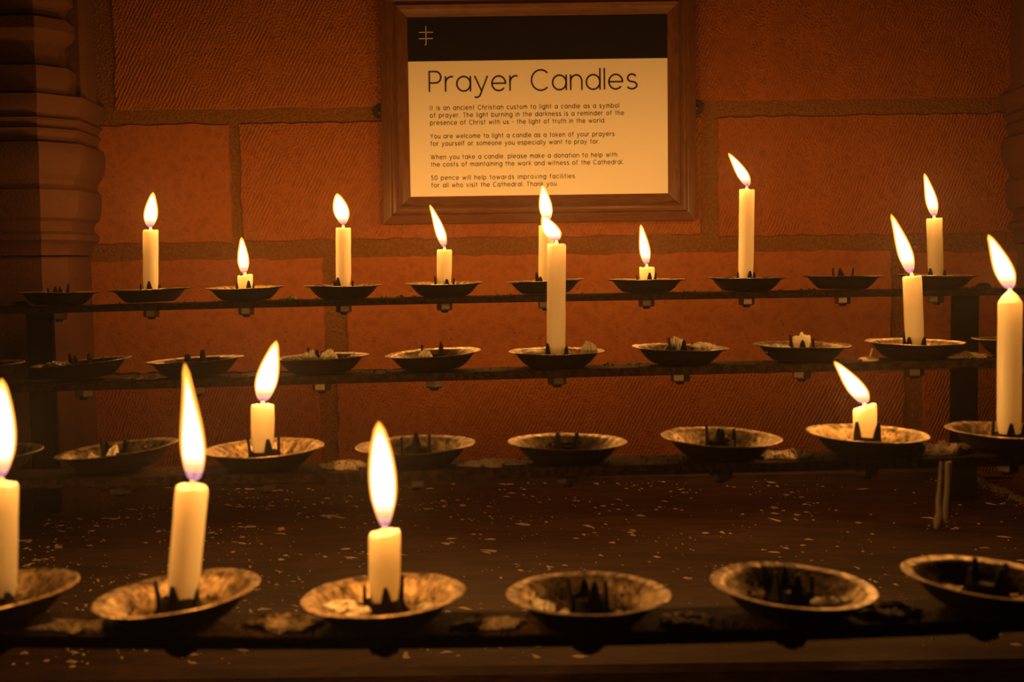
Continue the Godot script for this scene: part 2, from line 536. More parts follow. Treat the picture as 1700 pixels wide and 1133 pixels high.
func build_rack() -> void:
	var r := thing("candle_rack", "stepped black iron candle rack of four flat bars on posts", "rack", Vector3(0, TABLE_Y, -0.9))
	var org := Vector3(0, TABLE_Y, -0.9)
	for k in 4:
		var b := MB.new()
		var rows := []
		var n := 60
		var z: float = ROWS[k].z
		var h := 0.0175 if k < 3 else 0.013
		for i in n + 1:
			var x := lerpf(-0.565, 0.565, float(i) / n)
			var y := bar_y(k, x)
			var c := 0.0007
			var row := []
			for p in [[-h + c, 0.0], [h - c, 0.0], [h, -c], [h, -BAR_T + c], [h - c, -BAR_T], [-h + c, -BAR_T], [-h, -BAR_T + c], [-h, -c]]:
				row.append(Vector3(x, y + p[1], z + p[0]) - org)
			rows.append(row)
		b.grid(rows, true, true, true)
		put("bar", b.mesh(30.0), M.iron, r)
		# sooty wax crumbs lying on the bar
		b = MB.new()
		for i in 260:
			var x := rng.randf_range(-0.5, 0.5)
			if rng.randf() < 0.45:
				x = snappedf(x, 0.11) + rng.randfn(0.0, 0.012)
			var s := rng.randf_range(0.0006, 0.0018)
			if DISH_X[k].any(func(d: float) -> bool: return absf(d - x) < 0.0235):
				continue
			crumb(b, Vector3(x, bar_y(k, x) + s * 0.3, z + rng.randf_range(-0.012, 0.0165)) - org, s)
		var cr := put("soot_crumbs", b.mesh(20.0, Vector3.UP), M.soot, r)
		cr.set_meta("kind", "stuff")
	for s in [[-0.4535, 1], [0.4362, 1]]:
		var b := MB.new()
		var top := bar_y(3, s[0]) - BAR_T
		b.box(Vector3(s[0] - 0.0125, TABLE_Y, -1.133) - org, Vector3(s[0] + 0.0125, top, -1.126) - org, 0.0008)
		put("post", b.mesh(30.0), M.dark_iron, r)
		b = MB.new()
		var bx: float = s[0] - 0.012 if s[0] < 0 else s[0] + 0.012
		b.lathe([[0.0, 0.0055], [0.004, 0.0052], [0.0065, 0.0035], [0.0072, 0.0012], [0.0072, 0.0], [0.0, 0.0]], 16)
		var bh := put("bolt_head", b.mesh(35.0), M.dark_iron, r)
		bh.position = Vector3(bx, bar_y(3, bx), -1.115) - org
	for s in [-1, 1]:
		# side rails outside the picture that carry the bars, each on two feet
		var b := MB.new()
		var x: float = 0.552 * s
		var line := []
		for k in 4:
			line.append(Vector3(x, bar_y(k, x) - BAR_T, ROWS[k].z) - org)
		for k in 3:
			var p: Vector3 = line[k]; var q: Vector3 = line[k + 1]
			b.grid([[p + Vector3(-0.004, 0, 0), p + Vector3(0.004, 0, 0), p + Vector3(0.004, -0.02, 0), p + Vector3(-0.004, -0.02, 0)], [q + Vector3(-0.004, 0, 0), q + Vector3(0.004, 0, 0), q + Vector3(0.004, -0.02, 0), q + Vector3(-0.004, -0.02, 0)]], true, true, true)
		put("side_rail", b.mesh(30.0, Vector3(s, 0, 0)), M.dark_iron, r)
		for fz in [-0.76, -1.1]:
			b = MB.new()
			b.box(Vector3(x - 0.003, 0.0 if s < 0 else -TABLE_Y, -0.01), Vector3(x + 0.003, 0.11 if fz > -1 else 0.19, 0.01), 0.0006)
			var f := put("foot", b.mesh(30.0), M.dark_iron, r)
			f.position = Vector3(0, 0, fz + 0.9)


func crumb(b: MB, at: Vector3, s: float) -> void:
	var p := []
	for d in [Vector3(1, 0, 0), Vector3(-0.4, 0, 0.9), Vector3(-0.6, 0, -0.8), Vector3(0.1, 1, 0.1)]:
		p.append(b.add(at + Vector3(d.x * rng.randf_range(0.6, 1.6), d.y * rng.randf_range(0.5, 1.4), d.z * rng.randf_range(0.6, 1.3)) * s))
	b.tri(p[0], p[1], p[3]); b.tri(p[1], p[2], p[3]); b.tri(p[2], p[0], p[3]); b.tri(p[0], p[2], p[1])


# ---------------------------------------------------------------- dishes
var bowls := []
var sockets: ArrayMesh
var prongs := []
var nut_mesh: ArrayMesh
var bolt_mesh: ArrayMesh


# the part of a lathed mesh below a share of its profile becomes surface 0, the rest surface 1
func two_sided(m: ArrayMesh, share: float) -> ArrayMesh:
	var src := m.surface_get_arrays(0)
	var made := ArrayMesh.new()
	for side in 2:
		var v := PackedVector3Array(); var n := PackedVector3Array(); var t := PackedVector2Array()
		for i in range(0, src[Mesh.ARRAY_VERTEX].size(), 3):
			var top: float = maxf(src[Mesh.ARRAY_TEX_UV][i].y, maxf(src[Mesh.ARRAY_TEX_UV][i + 1].y, src[Mesh.ARRAY_TEX_UV][i + 2].y))
			if (top <= share) == (side == 0):
				for k in 3:
					v.append(src[Mesh.ARRAY_VERTEX][i + k]); n.append(src[Mesh.ARRAY_NORMAL][i + k]); t.append(src[Mesh.ARRAY_TEX_UV][i + k])
		var arr := []
		arr.resize(Mesh.ARRAY_MAX)
		arr[Mesh.ARRAY_VERTEX] = v; arr[Mesh.ARRAY_NORMAL] = n; arr[Mesh.ARRAY_TEX_UV] = t
		made.add_surface_from_arrays(Mesh.PRIMITIVE_TRIANGLES, arr)
	return made


func make_dish_meshes() -> void:
	for k in 3:
		var dent := Dented.new(); dent.n.seed = 300 + k; dent.n.frequency = 9.0
		var b := MB.new()
		var mm := [[0.0, 0.0], [20.5, 0.0], [22.0, 0.4], [24.0, 1.7], [27.0, 4.3], [29.8, 7.6], [31.6, 9.8], [32.6, 10.6], [37.0, 11.6], [37.5, 11.8], [37.5, 12.2], [37.0, 12.5], [33.2, 11.8], [31.6, 11.2], [29.8, 9.2], [26.6, 5.5], [23.6, 2.9], [21.5, 1.6], [14.0, 1.3], [0.0, 1.3]]
		var pr := []
		for p in mm: pr.append([p[0] * 0.001, p[1] * 0.001])
		b.lathe(pr, 44, dent)
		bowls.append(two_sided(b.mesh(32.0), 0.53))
	var b := MB.new()
	b.lathe([[0.0, 0.001], [0.0108, 0.001], [0.0098, 0.0028], [0.0086, 0.0045], [0.0082, 0.0098], [0.0076, 0.0102], [0.007, 0.0096], [0.0068, 0.0086], [0.0, 0.0086]], 20)
	sockets = b.mesh(35.0)
	for k in 4:
		b = MB.new()
		var rows := []
		var tall: float = [0.0186, 0.0172, 0.0198, 0.0162][k]
		var lean: float = [0.0003, -0.0006, 0.0009, 0.0004][k]
		for i in 8:
			var t := i / 7.0
			var hw := 0.0034 * pow(1.0 - t, 0.75) + 0.0006
			var rad := 0.0114 - 0.0031 * smoothstep(0.0, 0.35, t) + lean * t * t
			var y := 0.0016 + (tall - 0.0016) * t
			var th := 0.0011
			var a := hw / 0.0085
			rows.append([Vector3(rad * cos(a), y, rad * sin(a)), Vector3((rad + 0.0003), y, 0), Vector3(rad * cos(a), y, -rad * sin(a)), Vector3((rad + th) * cos(a), y, -(rad + th) * sin(a)), Vector3(rad + th + 0.0004, y, 0), Vector3((rad + th) * cos(a), y, (rad + th) * sin(a))])
		b.grid(rows, true, true, true)
		prongs.append(b.mesh(50.0))
	b = MB.new()
	var rows := []
	for p in [[0.0058, 0.0], [0.0075, 0.0], [0.0075, -0.0052], [0.0068, -0.0064], [0.004, -0.0064]]:
		var row := []
		for i in 6:
			row.append(Vector3(p[0] * cos(TAU * i / 6), p[1], p[0] * sin(TAU * i / 6)))
		rows.append(row)
	b.grid(rows, true, true, true)
	nut_mesh = b.mesh(20.0)
	b = MB.new()
	b.lathe([[0.0, -0.0075], [0.0036, -0.0075], [0.0036, -0.0142], [0.0028, -0.0152], [0.0, -0.0154]], 14)
	bolt_mesh = b.mesh(35.0)


func blob(rx: float, h: float, rz: float, seed_: int, rough := 0.35, freq := 1.4) -> ArrayMesh:
	# a lump of wax: flat below, uneven above
	var n := FastNoiseLite.new(); n.seed = seed_; n.frequency = freq
	var b := MB.new()
	var rows := []
	for i in 9:
		var f := i / 8.0
		var row := []
		for k in 24:
			var a := TAU * k / 24
			var rr := maxf(0.0, sin(f * PI * 0.5))
			var w := 1.0 + rough * n.get_noise_2d(cos(a) * 1.6, sin(a) * 1.6)
			var y := pow(maxf(0.0, 1.0 - f), 0.55) * (1.0 + rough * 1.3 * n.get_noise_3d(cos(a) * rr * 2.2, 3.0, sin(a) * rr * 2.2))
			row.append(Vector3(cos(a) * rr * rx * w, y * h, sin(a) * rr * rz * w))
		rows.append(row)
	rows.append([])
	for k in 24: rows[9].append(Vector3(0, 0, 0))
	b.grid(rows, true)
	return b.mesh(60.0, Vector3.UP)


func dish(row: int, x: float, tilt: float, label: String, scraps: Array = []) -> Node3D:
	var y := bar_y(row, x)
	var group: String = ["drip dishes on the front bar", "drip dishes on the second bar", "drip dishes on the third bar", "drip dishes on the back bar"][row]
	var d := thing("candle_dish", label, "candle holder", Vector3(x, y, ROWS[row].z), group)
	var k := rng.randi_range(0, 2)
	var bowl := put("bowl", bowls[k], null, d)
	bowl.set_surface_override_material(0, M.dish_back)
	bowl.set_surface_override_material(1, M["dish_%d" % rng.randi_range(0, 2)])
	var turn := Basis.from_euler(Vector3(deg_to_rad(rng.randf_range(-0.8, 1.2)), 0, deg_to_rad(tilt)))
	var lift := absf(sin(deg_to_rad(tilt))) * 0.0215 + 0.0007
	bowl.transform = Transform3D(turn * Basis(Vector3.UP, rng.randf() * TAU), Vector3(0, lift, 0))
	var s := put("socket", sockets, M.socket, d)
	s.transform = Transform3D(turn, Vector3(0, lift, 0))
	var a0 := rng.randf() * TAU
	for i in 4:
		var p := put("prong", prongs[rng.randi_range(0, 3)], M.socket, d)
		p.transform = Transform3D(turn * Basis(Vector3.UP, a0 + TAU * i / 4 + rng.randf_range(-0.22, 0.22)), Vector3(0, lift, 0))
	var nut := put("nut", nut_mesh, M.steel, d)
	nut.transform = Transform3D(Basis(Vector3.UP, rng.randf() * 1.05), Vector3(0, -BAR_T - 0.0003, 0))
	put("bolt", bolt_mesh, M.dark_iron, d)
	var b := MB.new()
	for i in 46:
		var r := sqrt(rng.randf_range(0.08, 1.0)) * 0.027; var a := rng.randf() * TAU
		var fy := 0.0014 if r < 0.022 else 0.0014 + (r - 0.022) * 0.9
		crumb(b, turn * Vector3(cos(a) * r, fy, sin(a) * r) + Vector3(0, lift, 0), rng.randf_range(0.0006, 0.0017))
	var c := put("soot_crumbs", b.mesh(20.0, Vector3.UP), M.soot, d)
	c.set_meta("kind", "stuff")
	b = MB.new()
	for i in 26:
		var r := sqrt(rng.randf_range(0.15, 1.0)) * 0.03; var a := rng.randf() * TAU
		var fy := 0.0014 if r < 0.022 else 0.0014 + (r - 0.022) * 0.92
		crumb(b, turn * Vector3(cos(a) * r, fy, sin(a) * r) + Vector3(0, lift, 0), rng.randf_range(0.0006, 0.0015))
	c = put("wax_crumbs", b.mesh(20.0, Vector3.UP), M.old_wax, d)
	c.set_meta("kind", "stuff")
	for q in scraps:   # [x, y, z, rx, h, rz] in millimetres from the dish's middle
		var o := put("wax_scrap", blob(q[3] * 0.0012, q[4] * 0.0013, q[5] * 0.0012, rng.randi_range(1, 999), 0.7, 2.2), M.scrap, d)
		var reach: float = Vector2(q[0], q[2]).length() + q[3] * 1.15   # stay above the bowl's slope
		o.position = Vector3(q[0], clampf(q[1], 1.6 + maxf(0.0, reach - 21.0) * 1.0, 13.0), q[2]) * 0.001 + Vector3(0, lift, 0)
		o.rotation = Vector3(rng.randf_range(-0.2, 0.2), rng.randf() * TAU, rng.randf_range(-0.2, 0.2))
	return d


# ---------------------------------------------------------------- candles
func wax_body(h: float, r: float, slant: float, shoulder: float, seed_: int) -> ArrayMesh:
	var melt := Melted.new(); melt.n.seed = seed_; melt.n.frequency = 1.0
	melt.h = h; melt.r = r; melt.slant = slant
	var b := MB.new()
	var pr := [[0.0, 0.0], [r * 0.72, 0.0], [r * 0.84, 0.0007], [r * 0.88, 0.003], [r * 0.97, minf(0.008, h * 0.4)]]
	var steps := maxi(2, int(h / 0.008))
	for i in range(1, steps):
		var y := lerpf(minf(0.008, h * 0.4), h - 0.0022 - shoulder, float(i) / steps)
		pr.append([r, y])
	pr.append([r, h - 0.0022 - shoulder])
	if shoulder > 0.0:
		pr.append([r * 0.95, h - 0.0012 - shoulder]); pr.append([r * 0.6, h - shoulder * 0.4]); pr.append([r * 0.34, h]); pr.append([0.0016, h + 0.0006])
	else:
		pr.append([r * 0.985, h - 0.0009]); pr.append([r * 0.93, h - 0.0001]); pr.append([r * 0.82, h]); pr.append([r * 0.66, h - 0.0007]); pr.append([r * 0.36, h - 0.0008]); pr.append([0.0018, h - 0.0003])
	pr.append([0.0012, h + 0.0016]); pr.append([0.0009, h + 0.0028]); pr.append([0.0, h + 0.003])
	b.lathe(pr, 32, melt)
	return b.mesh(55.0)


func flame_mesh(length: Vector3, width: float, tail: float, belly: float, grow := 1.0) -> ArrayMesh:
	# a tongue of flame along a bent spine; belly moves the widest point, tail draws out the tip
	var b := MB.new()
	var rows := []
	var n := 26
	var p1 := Vector3(length.x * 0.28, length.y * 0.48, 0)
	for i in n + 1:
		var t := float(i) / n
		var at := p1 * (2.0 * t * (1.0 - t)) + length * (t * t)
		var r := sin(PI * pow(t, belly)) ** 0.8 if t < 1.0 else 0.0
		r = r * lerpf(1.0, 1.0 - t, tail) + 0.16 * (1.0 - smoothstep(0.0, 0.25, t)) * (1.0 if t > 0 else 0.7)
		r = maxf(r, 0.0) * width * 0.5 + (grow - 1.0) * 0.01 * smoothstep(0.05, 0.3, t) * (1.0 - smoothstep(0.93, 1.0, t))
		var row := []
		for k in 20:
			var a := TAU * k / 20
			row.append(at + Vector3(cos(a) * r, 0, sin(a) * r))
		rows.append(row)
	b.grid(rows, true)
	# v runs up the flame
	for i in b.v.size():
		b.uv[i].y = clampf(b.uv[i].y, 0.004, 0.996)
	return b.mesh(80.0)


func candle(row: int, base: Vector2, top: Vector2, fbase: Vector2, tip: Vector2, width: float, label: String, opt := {}) -> void:
	# base and top: where its foot stands and its upper rim ends (metres); fbase and tip in millimetres
	var z: float = ROWS[row].z
	var foot := Vector3(base.x, bar_y(row, base.x) + 0.0102, z)
	var head := Vector3(top.x, top.y, z)
	var h := foot.distance_to(head)
	var c := thing("candle", label, "candle", foot, "lit white candles on the rack")
	var up := (head - foot).normalized()
	c.transform = Transform3D(Basis(Quaternion(Vector3.UP, up)), foot)
	var seed_: int = int(base.x * 1000) + 500
	put("wax_body", wax_body(h, opt.get("r", 0.0072), opt.get("slant", 0.0), opt.get("shoulder", 0.0), seed_), M.wax, c)
	var inv := c.transform.affine_inverse()
	var f0: Vector3 = inv * (head + Vector3(fbase.x, fbase.y + 0.9, 0) * 0.001)
	var b := MB.new()
	var dirx := signf(-tip.x)
	var wp := [Vector3(0, h + 0.0008, 0), Vector3(0.0002, h + 0.003, 0), Vector3(0.0005 * dirx, h + 0.0055, 0), Vector3(0.0012 * dirx, h + 0.0085, 0.0004)]
	b.tube(wp, [0.00075, 0.0007, 0.0007, 0.0005], 8)
	put("wick", b.mesh(50.0), M.wick, c)
	var dir: Vector3 = inv.basis * Vector3(tip.x, tip.y, 0) * 0.001
	var fl := put("flame", flame_mesh(dir, width * 0.001, opt.get("tail", 0.45), opt.get("belly", 0.82)), M.flame, c)
	fl.position = f0
	var mn := put("mantle", flame_mesh(dir * opt.get("streak", 1.03), width * 0.001, opt.get("tail", 0.45), opt.get("belly", 0.82), 1.1), M.mantle, fl)
	mn.set_meta("label", "thin orange edge of the flame")
	var l := OmniLight3D.new()
	l.name = "flame_light"
	l.light_color = FLAME_COLOR
	l.light_energy = FLAME_ENERGY * [0.78, 0.9, 1.05, 1.12][row] * clampf(width * Vector2(tip.x, tip.y).length() / 420.0, 0.85, 1.05)
	l.light_size = 0.006
	l.omni_range = 6.0
	l.omni_attenuation = 2.0
	l.shadow_enabled = true
	c.add_child(l)
	l.position = f0 + dir * 0.42


var FLAME_COLOR := Color.WHITE
var FLAME_ENERGY := 0.003


# ---------------------------------------------------------------- notice
func rail(length: float, tip0: float) -> ArrayMesh:
	# one mitred moulding; runs along +x, outer edge at y 0, inner towards +y, standing out along +z
	var pr := [[0.0, 0.0], [0.0, 0.0115], [0.0006, 0.0128], [0.0082, 0.0172], [0.0094, 0.0178], [0.0103, 0.017], [0.0106, 0.0142], [0.012, 0.0122], [0.0145, 0.0116], [0.0172, 0.0124], [0.0184, 0.0142], [0.0192, 0.0148], [0.02, 0.014], [0.0206, 0.012], [0.0226, 0.0098], [0.0262, 0.0086], [0.0304, 0.0076], [0.031, 0.007], [0.031, 0.0]]
	var b := MB.new()
	var rows := []
	for e in [0, 1]:
		var row := []
		for p in pr:
			row.append(Vector3(p[0] if e == 0 else length - p[0], p[0], p[1]))
		rows.append(row)
	b.grid(rows, true)
	for i in b.v.size():
		b.uv[i] = Vector2(b.v[i].x * 3.0 + tip0, (b.v[i].y + b.v[i].z) * 3.0 + tip0)
	return b.mesh(24.0)


# strokes of a light geometric alphabet; x-height 1. A stroke is a list of points, or ["a", cx, cy, rx, ry, from, to] in degrees
func glyphs() -> Dictionary:
	var ring := ["a", 0.5, 0.5, 0.5, 0.5, 0, 360]
	return {
		" ": [0.42, []],
		"a": [1.0, [ring, [[1, 0], [1, 1]]]],
		"b": [1.0, [ring, [[0, 0], [0, 1.42]]]],
		"c": [0.88, [["a", 0.5, 0.5, 0.5, 0.5, 42, 318]]],
		"d": [1.0, [ring, [[1, 0], [1, 1.42]]]],
		"e": [1.0, [[[0, 0.5], [1, 0.5]], ["a", 0.5, 0.5, 0.5, 0.5, 0, 318]]],
		"f": [0.52, [[[0.2, 0], [0.2, 1.14]], ["a", 0.48, 1.14, 0.28, 0.28, 180, 85], [[0, 0.96], [0.48, 0.96]]]],
		"g": [1.0, [ring, [[1, 1], [1, 0.06]], ["a", 0.5, 0.06, 0.5, 0.48, 0, -150]]],
		"h": [0.82, [[[0, 0], [0, 1.42]], ["a", 0.41, 0.58, 0.41, 0.42, 180, 0], [[0.82, 0.58], [0.82, 0]]]],
		"i": [0.0, [[[0, 0], [0, 1]], [[0, 1.28], [0, 1.38]]]],
		"k": [0.72, [[[0, 0], [0, 1.42]], [[0.68, 1], [0.02, 0.42]], [[0.24, 0.6], [0.72, 0]]]],
		"l": [0.0, [[[0, 0], [0, 1.42]]]],
		"m": [1.32, [[[0, 0], [0, 1]], ["a", 0.33, 0.65, 0.33, 0.35, 180, 0], [[0.66, 0.65], [0.66, 0]], ["a", 0.99, 0.65, 0.33, 0.35, 180, 0], [[1.32, 0.65], [1.32, 0]]]],
		"n": [0.82, [[[0, 0], [0, 1]], ["a", 0.41, 0.58, 0.41, 0.42, 180, 0], [[0.82, 0.58], [0.82, 0]]]],
		"o": [1.0, [ring]],
		"p": [1.0, [ring, [[0, 1], [0, -0.44]]]],
		"r": [0.5, [[[0, 0], [0, 1]], ["a", 0.44, 0.56, 0.44, 0.44, 180, 78]]],
		"s": [0.72, [["a", 0.36, 0.745, 0.31, 0.255, 30, 270], ["a", 0.36, 0.245, 0.36, 0.245, 90, -150]]],
		"t": [0.5, [[[0.22, 1.36], [0.22, 0.0]], [[0, 0.97], [0.5, 0.97]]]],
		"u": [0.82, [[[0.82, 1], [0.82, 0]], ["a", 0.41, 0.42, 0.41, 0.42, 180, 360], [[0, 0.42], [0, 1]]]],
		"v": [0.9, [[[0, 1], [0.45, 0]], [[0.45, 0], [0.9, 1]]]],
		"w": [1.4, [[[0, 1], [0.36, 0]], [[0.36, 0], [0.7, 0.96]], [[0.7, 0.96], [1.04, 0]], [[1.04, 0], [1.4, 1]]]],
		"y": [0.92, [[[0, 1], [0.47, 0.02]], [[0.92, 1], [0.4, -0.22]], ["a", 0.1, -0.12, 0.32, 0.32, -20, -110]]],
		"C": [1.22, [["a", 0.68, 0.68, 0.68, 0.7, 46, 314]]],
		"I": [0.0, [[[0, 0], [0, 1.36]]]],
		"P": [0.86, [[[0, 0], [0, 1.36]], [[0, 1.36], [0.46, 1.36]], ["a", 0.46, 0.97, 0.39, 0.39, 90, -90], [[0.46, 0.58], [0, 0.58]]]],
		"T": [0.96, [[[0.48, 0], [0.48, 1.36]], [[0, 1.34], [0.96, 1.34]]]],
		"W": [1.7, [[[0, 1.36], [0.44, 0]], [[0.44, 0], [0.85, 1.3]], [[0.85, 1.3], [1.26, 0]], [[1.26, 0], [1.7, 1.36]]]],
		"Y": [1.0, [[[0, 1.36], [0.5, 0.6]], [[1.0, 1.36], [0.5, 0.6]], [[0.5, 0.6], [0.5, 0]]]],
		"5": [0.8, [[[0.72, 1.34], [0.14, 1.34]], [[0.14, 1.34], [0.06, 0.74]], ["a", 0.38, 0.45, 0.42, 0.45, 140, -145]]],
		"0": [0.95, [["a", 0.475, 0.68, 0.475, 0.68, 0, 360]]],
		".": [0.0, [[[0, 0], [0, 0.1]]]],
		",": [0.0, [[[0, 0.08], [-0.06, -0.16]]]],
		"-": [0.44, [[[0, 0.55], [0.44, 0.55]]]],
	}


func bit(pv: PackedVector3Array, pn: PackedVector3Array, weight: float, p: Vector2, q: Vector2) -> void:
	var d := (q - p).normalized() * weight * 0.5
	var s := Vector2(-d.y, d.x)
	var c := [p - d * 0.5 + s, q + d * 0.5 + s, q + d * 0.5 - s, p - d * 0.5 - s]
	for i in [0, 1, 2, 0, 2, 3]:
		pv.append(Vector3(c[i].x, c[i].y, 0)); pn.append(Vector3(0, 0, 1))


func lettering(lines: Array, xh: float, weight: float, narrow := 1.0) -> ArrayMesh:
	# lines: [text, x, y of the baseline, width it runs to]
	var gl := glyphs()
	var pv := PackedVector3Array(); var pn := PackedVector3Array()
	for ln in lines:
		var text: String = ln[0]
		var own := 0.0
		for ch in text: own += gl[ch][0] * xh * narrow
		var gap: float = (ln[3] - own) / (text.length() - 1)
		var pen: float = ln[1]
		for ch in text:
			for s in gl[ch][1]:
				if s[0] is String:
					var steps := maxi(5, int(absf(s[6] - s[5]) / 18.0))
					var last := Vector2.ZERO
					for i in steps + 1:
						var a := deg_to_rad(lerpf(s[5], s[6], float(i) / steps))
						var p := Vector2(pen + (s[1] + s[3] * cos(a)) * xh * narrow, ln[2] + (s[2] + s[4] * sin(a)) * xh)
						if i > 0: bit(pv, pn, weight, last, p)
						last = p
				else:
					bit(pv, pn, weight, Vector2(pen + s[0][0] * xh * narrow, ln[2] + s[0][1] * xh), Vector2(pen + s[1][0] * xh * narrow, ln[2] + s[1][1] * xh))
			pen += gl[ch][0] * xh * narrow + gap
	var arr := []
	arr.resize(Mesh.ARRAY_MAX)
	arr[Mesh.ARRAY_VERTEX] = pv; arr[Mesh.ARRAY_NORMAL] = pn
	var m := ArrayMesh.new()
	m.add_surface_from_arrays(Mesh.PRIMITIVE_TRIANGLES, arr)
	return m


func build_notice() -> void:
	var at := Vector3(-0.1435 * 0.9553, 1.3 + 0.043 * 0.9553, WALL_Z + 0.0008)   # lower left outer corner of the frame
	var W := 0.3535; var H := 0.262
	var s := thing("framed_notice", "wood-framed prayer candles notice hanging on the sandstone wall", "sign", at)
	s.scale = Vector3.ONE * 0.9553
	for e in [["bottom_rail", Vector3.ZERO, 0.0, W], ["side_rail", Vector3(W, 0, 0), PI / 2, H], ["top_rail", Vector3(W, H, 0), PI, W], ["side_rail", Vector3(0, H, 0), -PI / 2, H]]:
		var o := put(e[0], rail(e[3], rng.randf()), M.wood, s)
		o.position = e[1]
		o.rotation.z = e[2]
	var b := MB.new()
	b.box(Vector3(0.028, 0.028, 0.003), Vector3(W - 0.028, H - 0.028, 0.0064))
	put("paper", b.mesh(), M.paper, s)
	var px := 0.1435; var py := -1.343
	b = MB.new()
	b.box(Vector3(0.029, 1.5251 + py, 0.0064), Vector3(W - 0.029, H - 0.029, 0.0066))
	put("header_band", b.mesh(), M.header, s)
	# the mark in the header: an upright with two short arms, hooked at its foot
	var mark := MB.new()
	var mx := -0.0917 + px; var my := 1.5535 + py
	mark.box(Vector3(mx + -0.0004, my + -0.0098, 0.0066), Vector3(mx + 0.0004, my + 0.0108, 0.00675))
	mark.box(Vector3(mx + -0.0078, my + 0.0034, 0.0066), Vector3(mx + 0.0078, my + 0.0042, 0.00675))
	mark.box(Vector3(mx + -0.0078, my + -0.0036, 0.0066), Vector3(mx + 0.0078, my + -0.0028, 0.00675))
	mark.box(Vector3(mx + -0.0016, my + -0.0106, 0.0066), Vector3(mx + -0.0002, my + -0.0098, 0.00675))
	put("double_cross_mark", mark.mesh(), M.gold_ink, s)
	var k := 0.0006862
	var x0 := -0.0889 + px
	var head := put("heading", lettering([["Prayer Candles", x0, 1.4915 + py, 340 * k]], 0.0163, 0.0019, 0.94), M.ink, s)
	head.position.z = 0.0066
	head.set_meta("label", "large thin lettering reading Prayer Candles")
	var paras := [
		[["It is an ancient Christian custom to light a candle as a symbol", 182, 310], ["of prayer. The light burning in the darkness is a reminder of the", 194, 318], ["presence of Christ with us - the light of truth in the world.", 206, 287]],
		[["You are welcome to light a candle as a token of your prayers", 228, 302], ["for yourself or someone you especially want to pray for.", 240, 277]],
		[["When you take a candle, please make a donation to help with", 262, 306], ["the costs of maintaining the work and witness of the Cathedral.", 274, 316]],
		[["50 pence will help towards improving facilities", 296, 236], ["for all who visit the Cathedral. Thank you", 308, 206]],
	]
	for p in paras:
		var lines := []
		for l in p:
			lines.append([l[0], x0 + 0.0003, 1.4917 + (151.6 - l[1]) * k + py, l[2] * k])
		var o := put("paragraph", lettering(lines, 0.0035, 0.0007, 0.8), M.grey_ink, s)
		o.position.z = 0.0066
	# brass mirror plates with a screw at either side
	for side in [0, 1]:
		b = MB.new()
		b.lathe([[0.0, 0.0], [0.008, 0.0], [0.008, 0.0012], [0.0075, 0.0016], [0.0, 0.0016]], 24)
		var p := put("mirror_plate", b.mesh(35.0), M.brass, s)
		p.transform = Transform3D(Basis(Vector3.RIGHT, PI / 2), Vector3(-0.0025 if side == 0 else W + 0.0025, 1.4705 + py, 0.0004))
		b = MB.new()
		b.lathe([[0.0, 0.0016], [0.0028, 0.0016], [0.0026, 0.0024], [0.0012, 0.003], [0.0, 0.0031]], 14)
		put("screw", b.mesh(35.0), M.brass, p)


# ---------------------------------------------------------------- wax about the place
func wax_lump(row: int, x: float, dz: float, rx: float, h: float, rz: float, label: String) -> void:
	var o := put("wax_spill", blob(rx, h, rz, int(absf(x) * 3000) + row, 1.0, 3.6), M.old_wax)
	o.position = Vector3(x, bar_y(row, x) + 0.0005, ROWS[row].z + dz)
	o.rotation.z = atan((bar_y(row, x + 0.01) - bar_y(row, x - 0.01)) / 0.02)
	tag(o, label, "wax", "wax spilt on the bars")


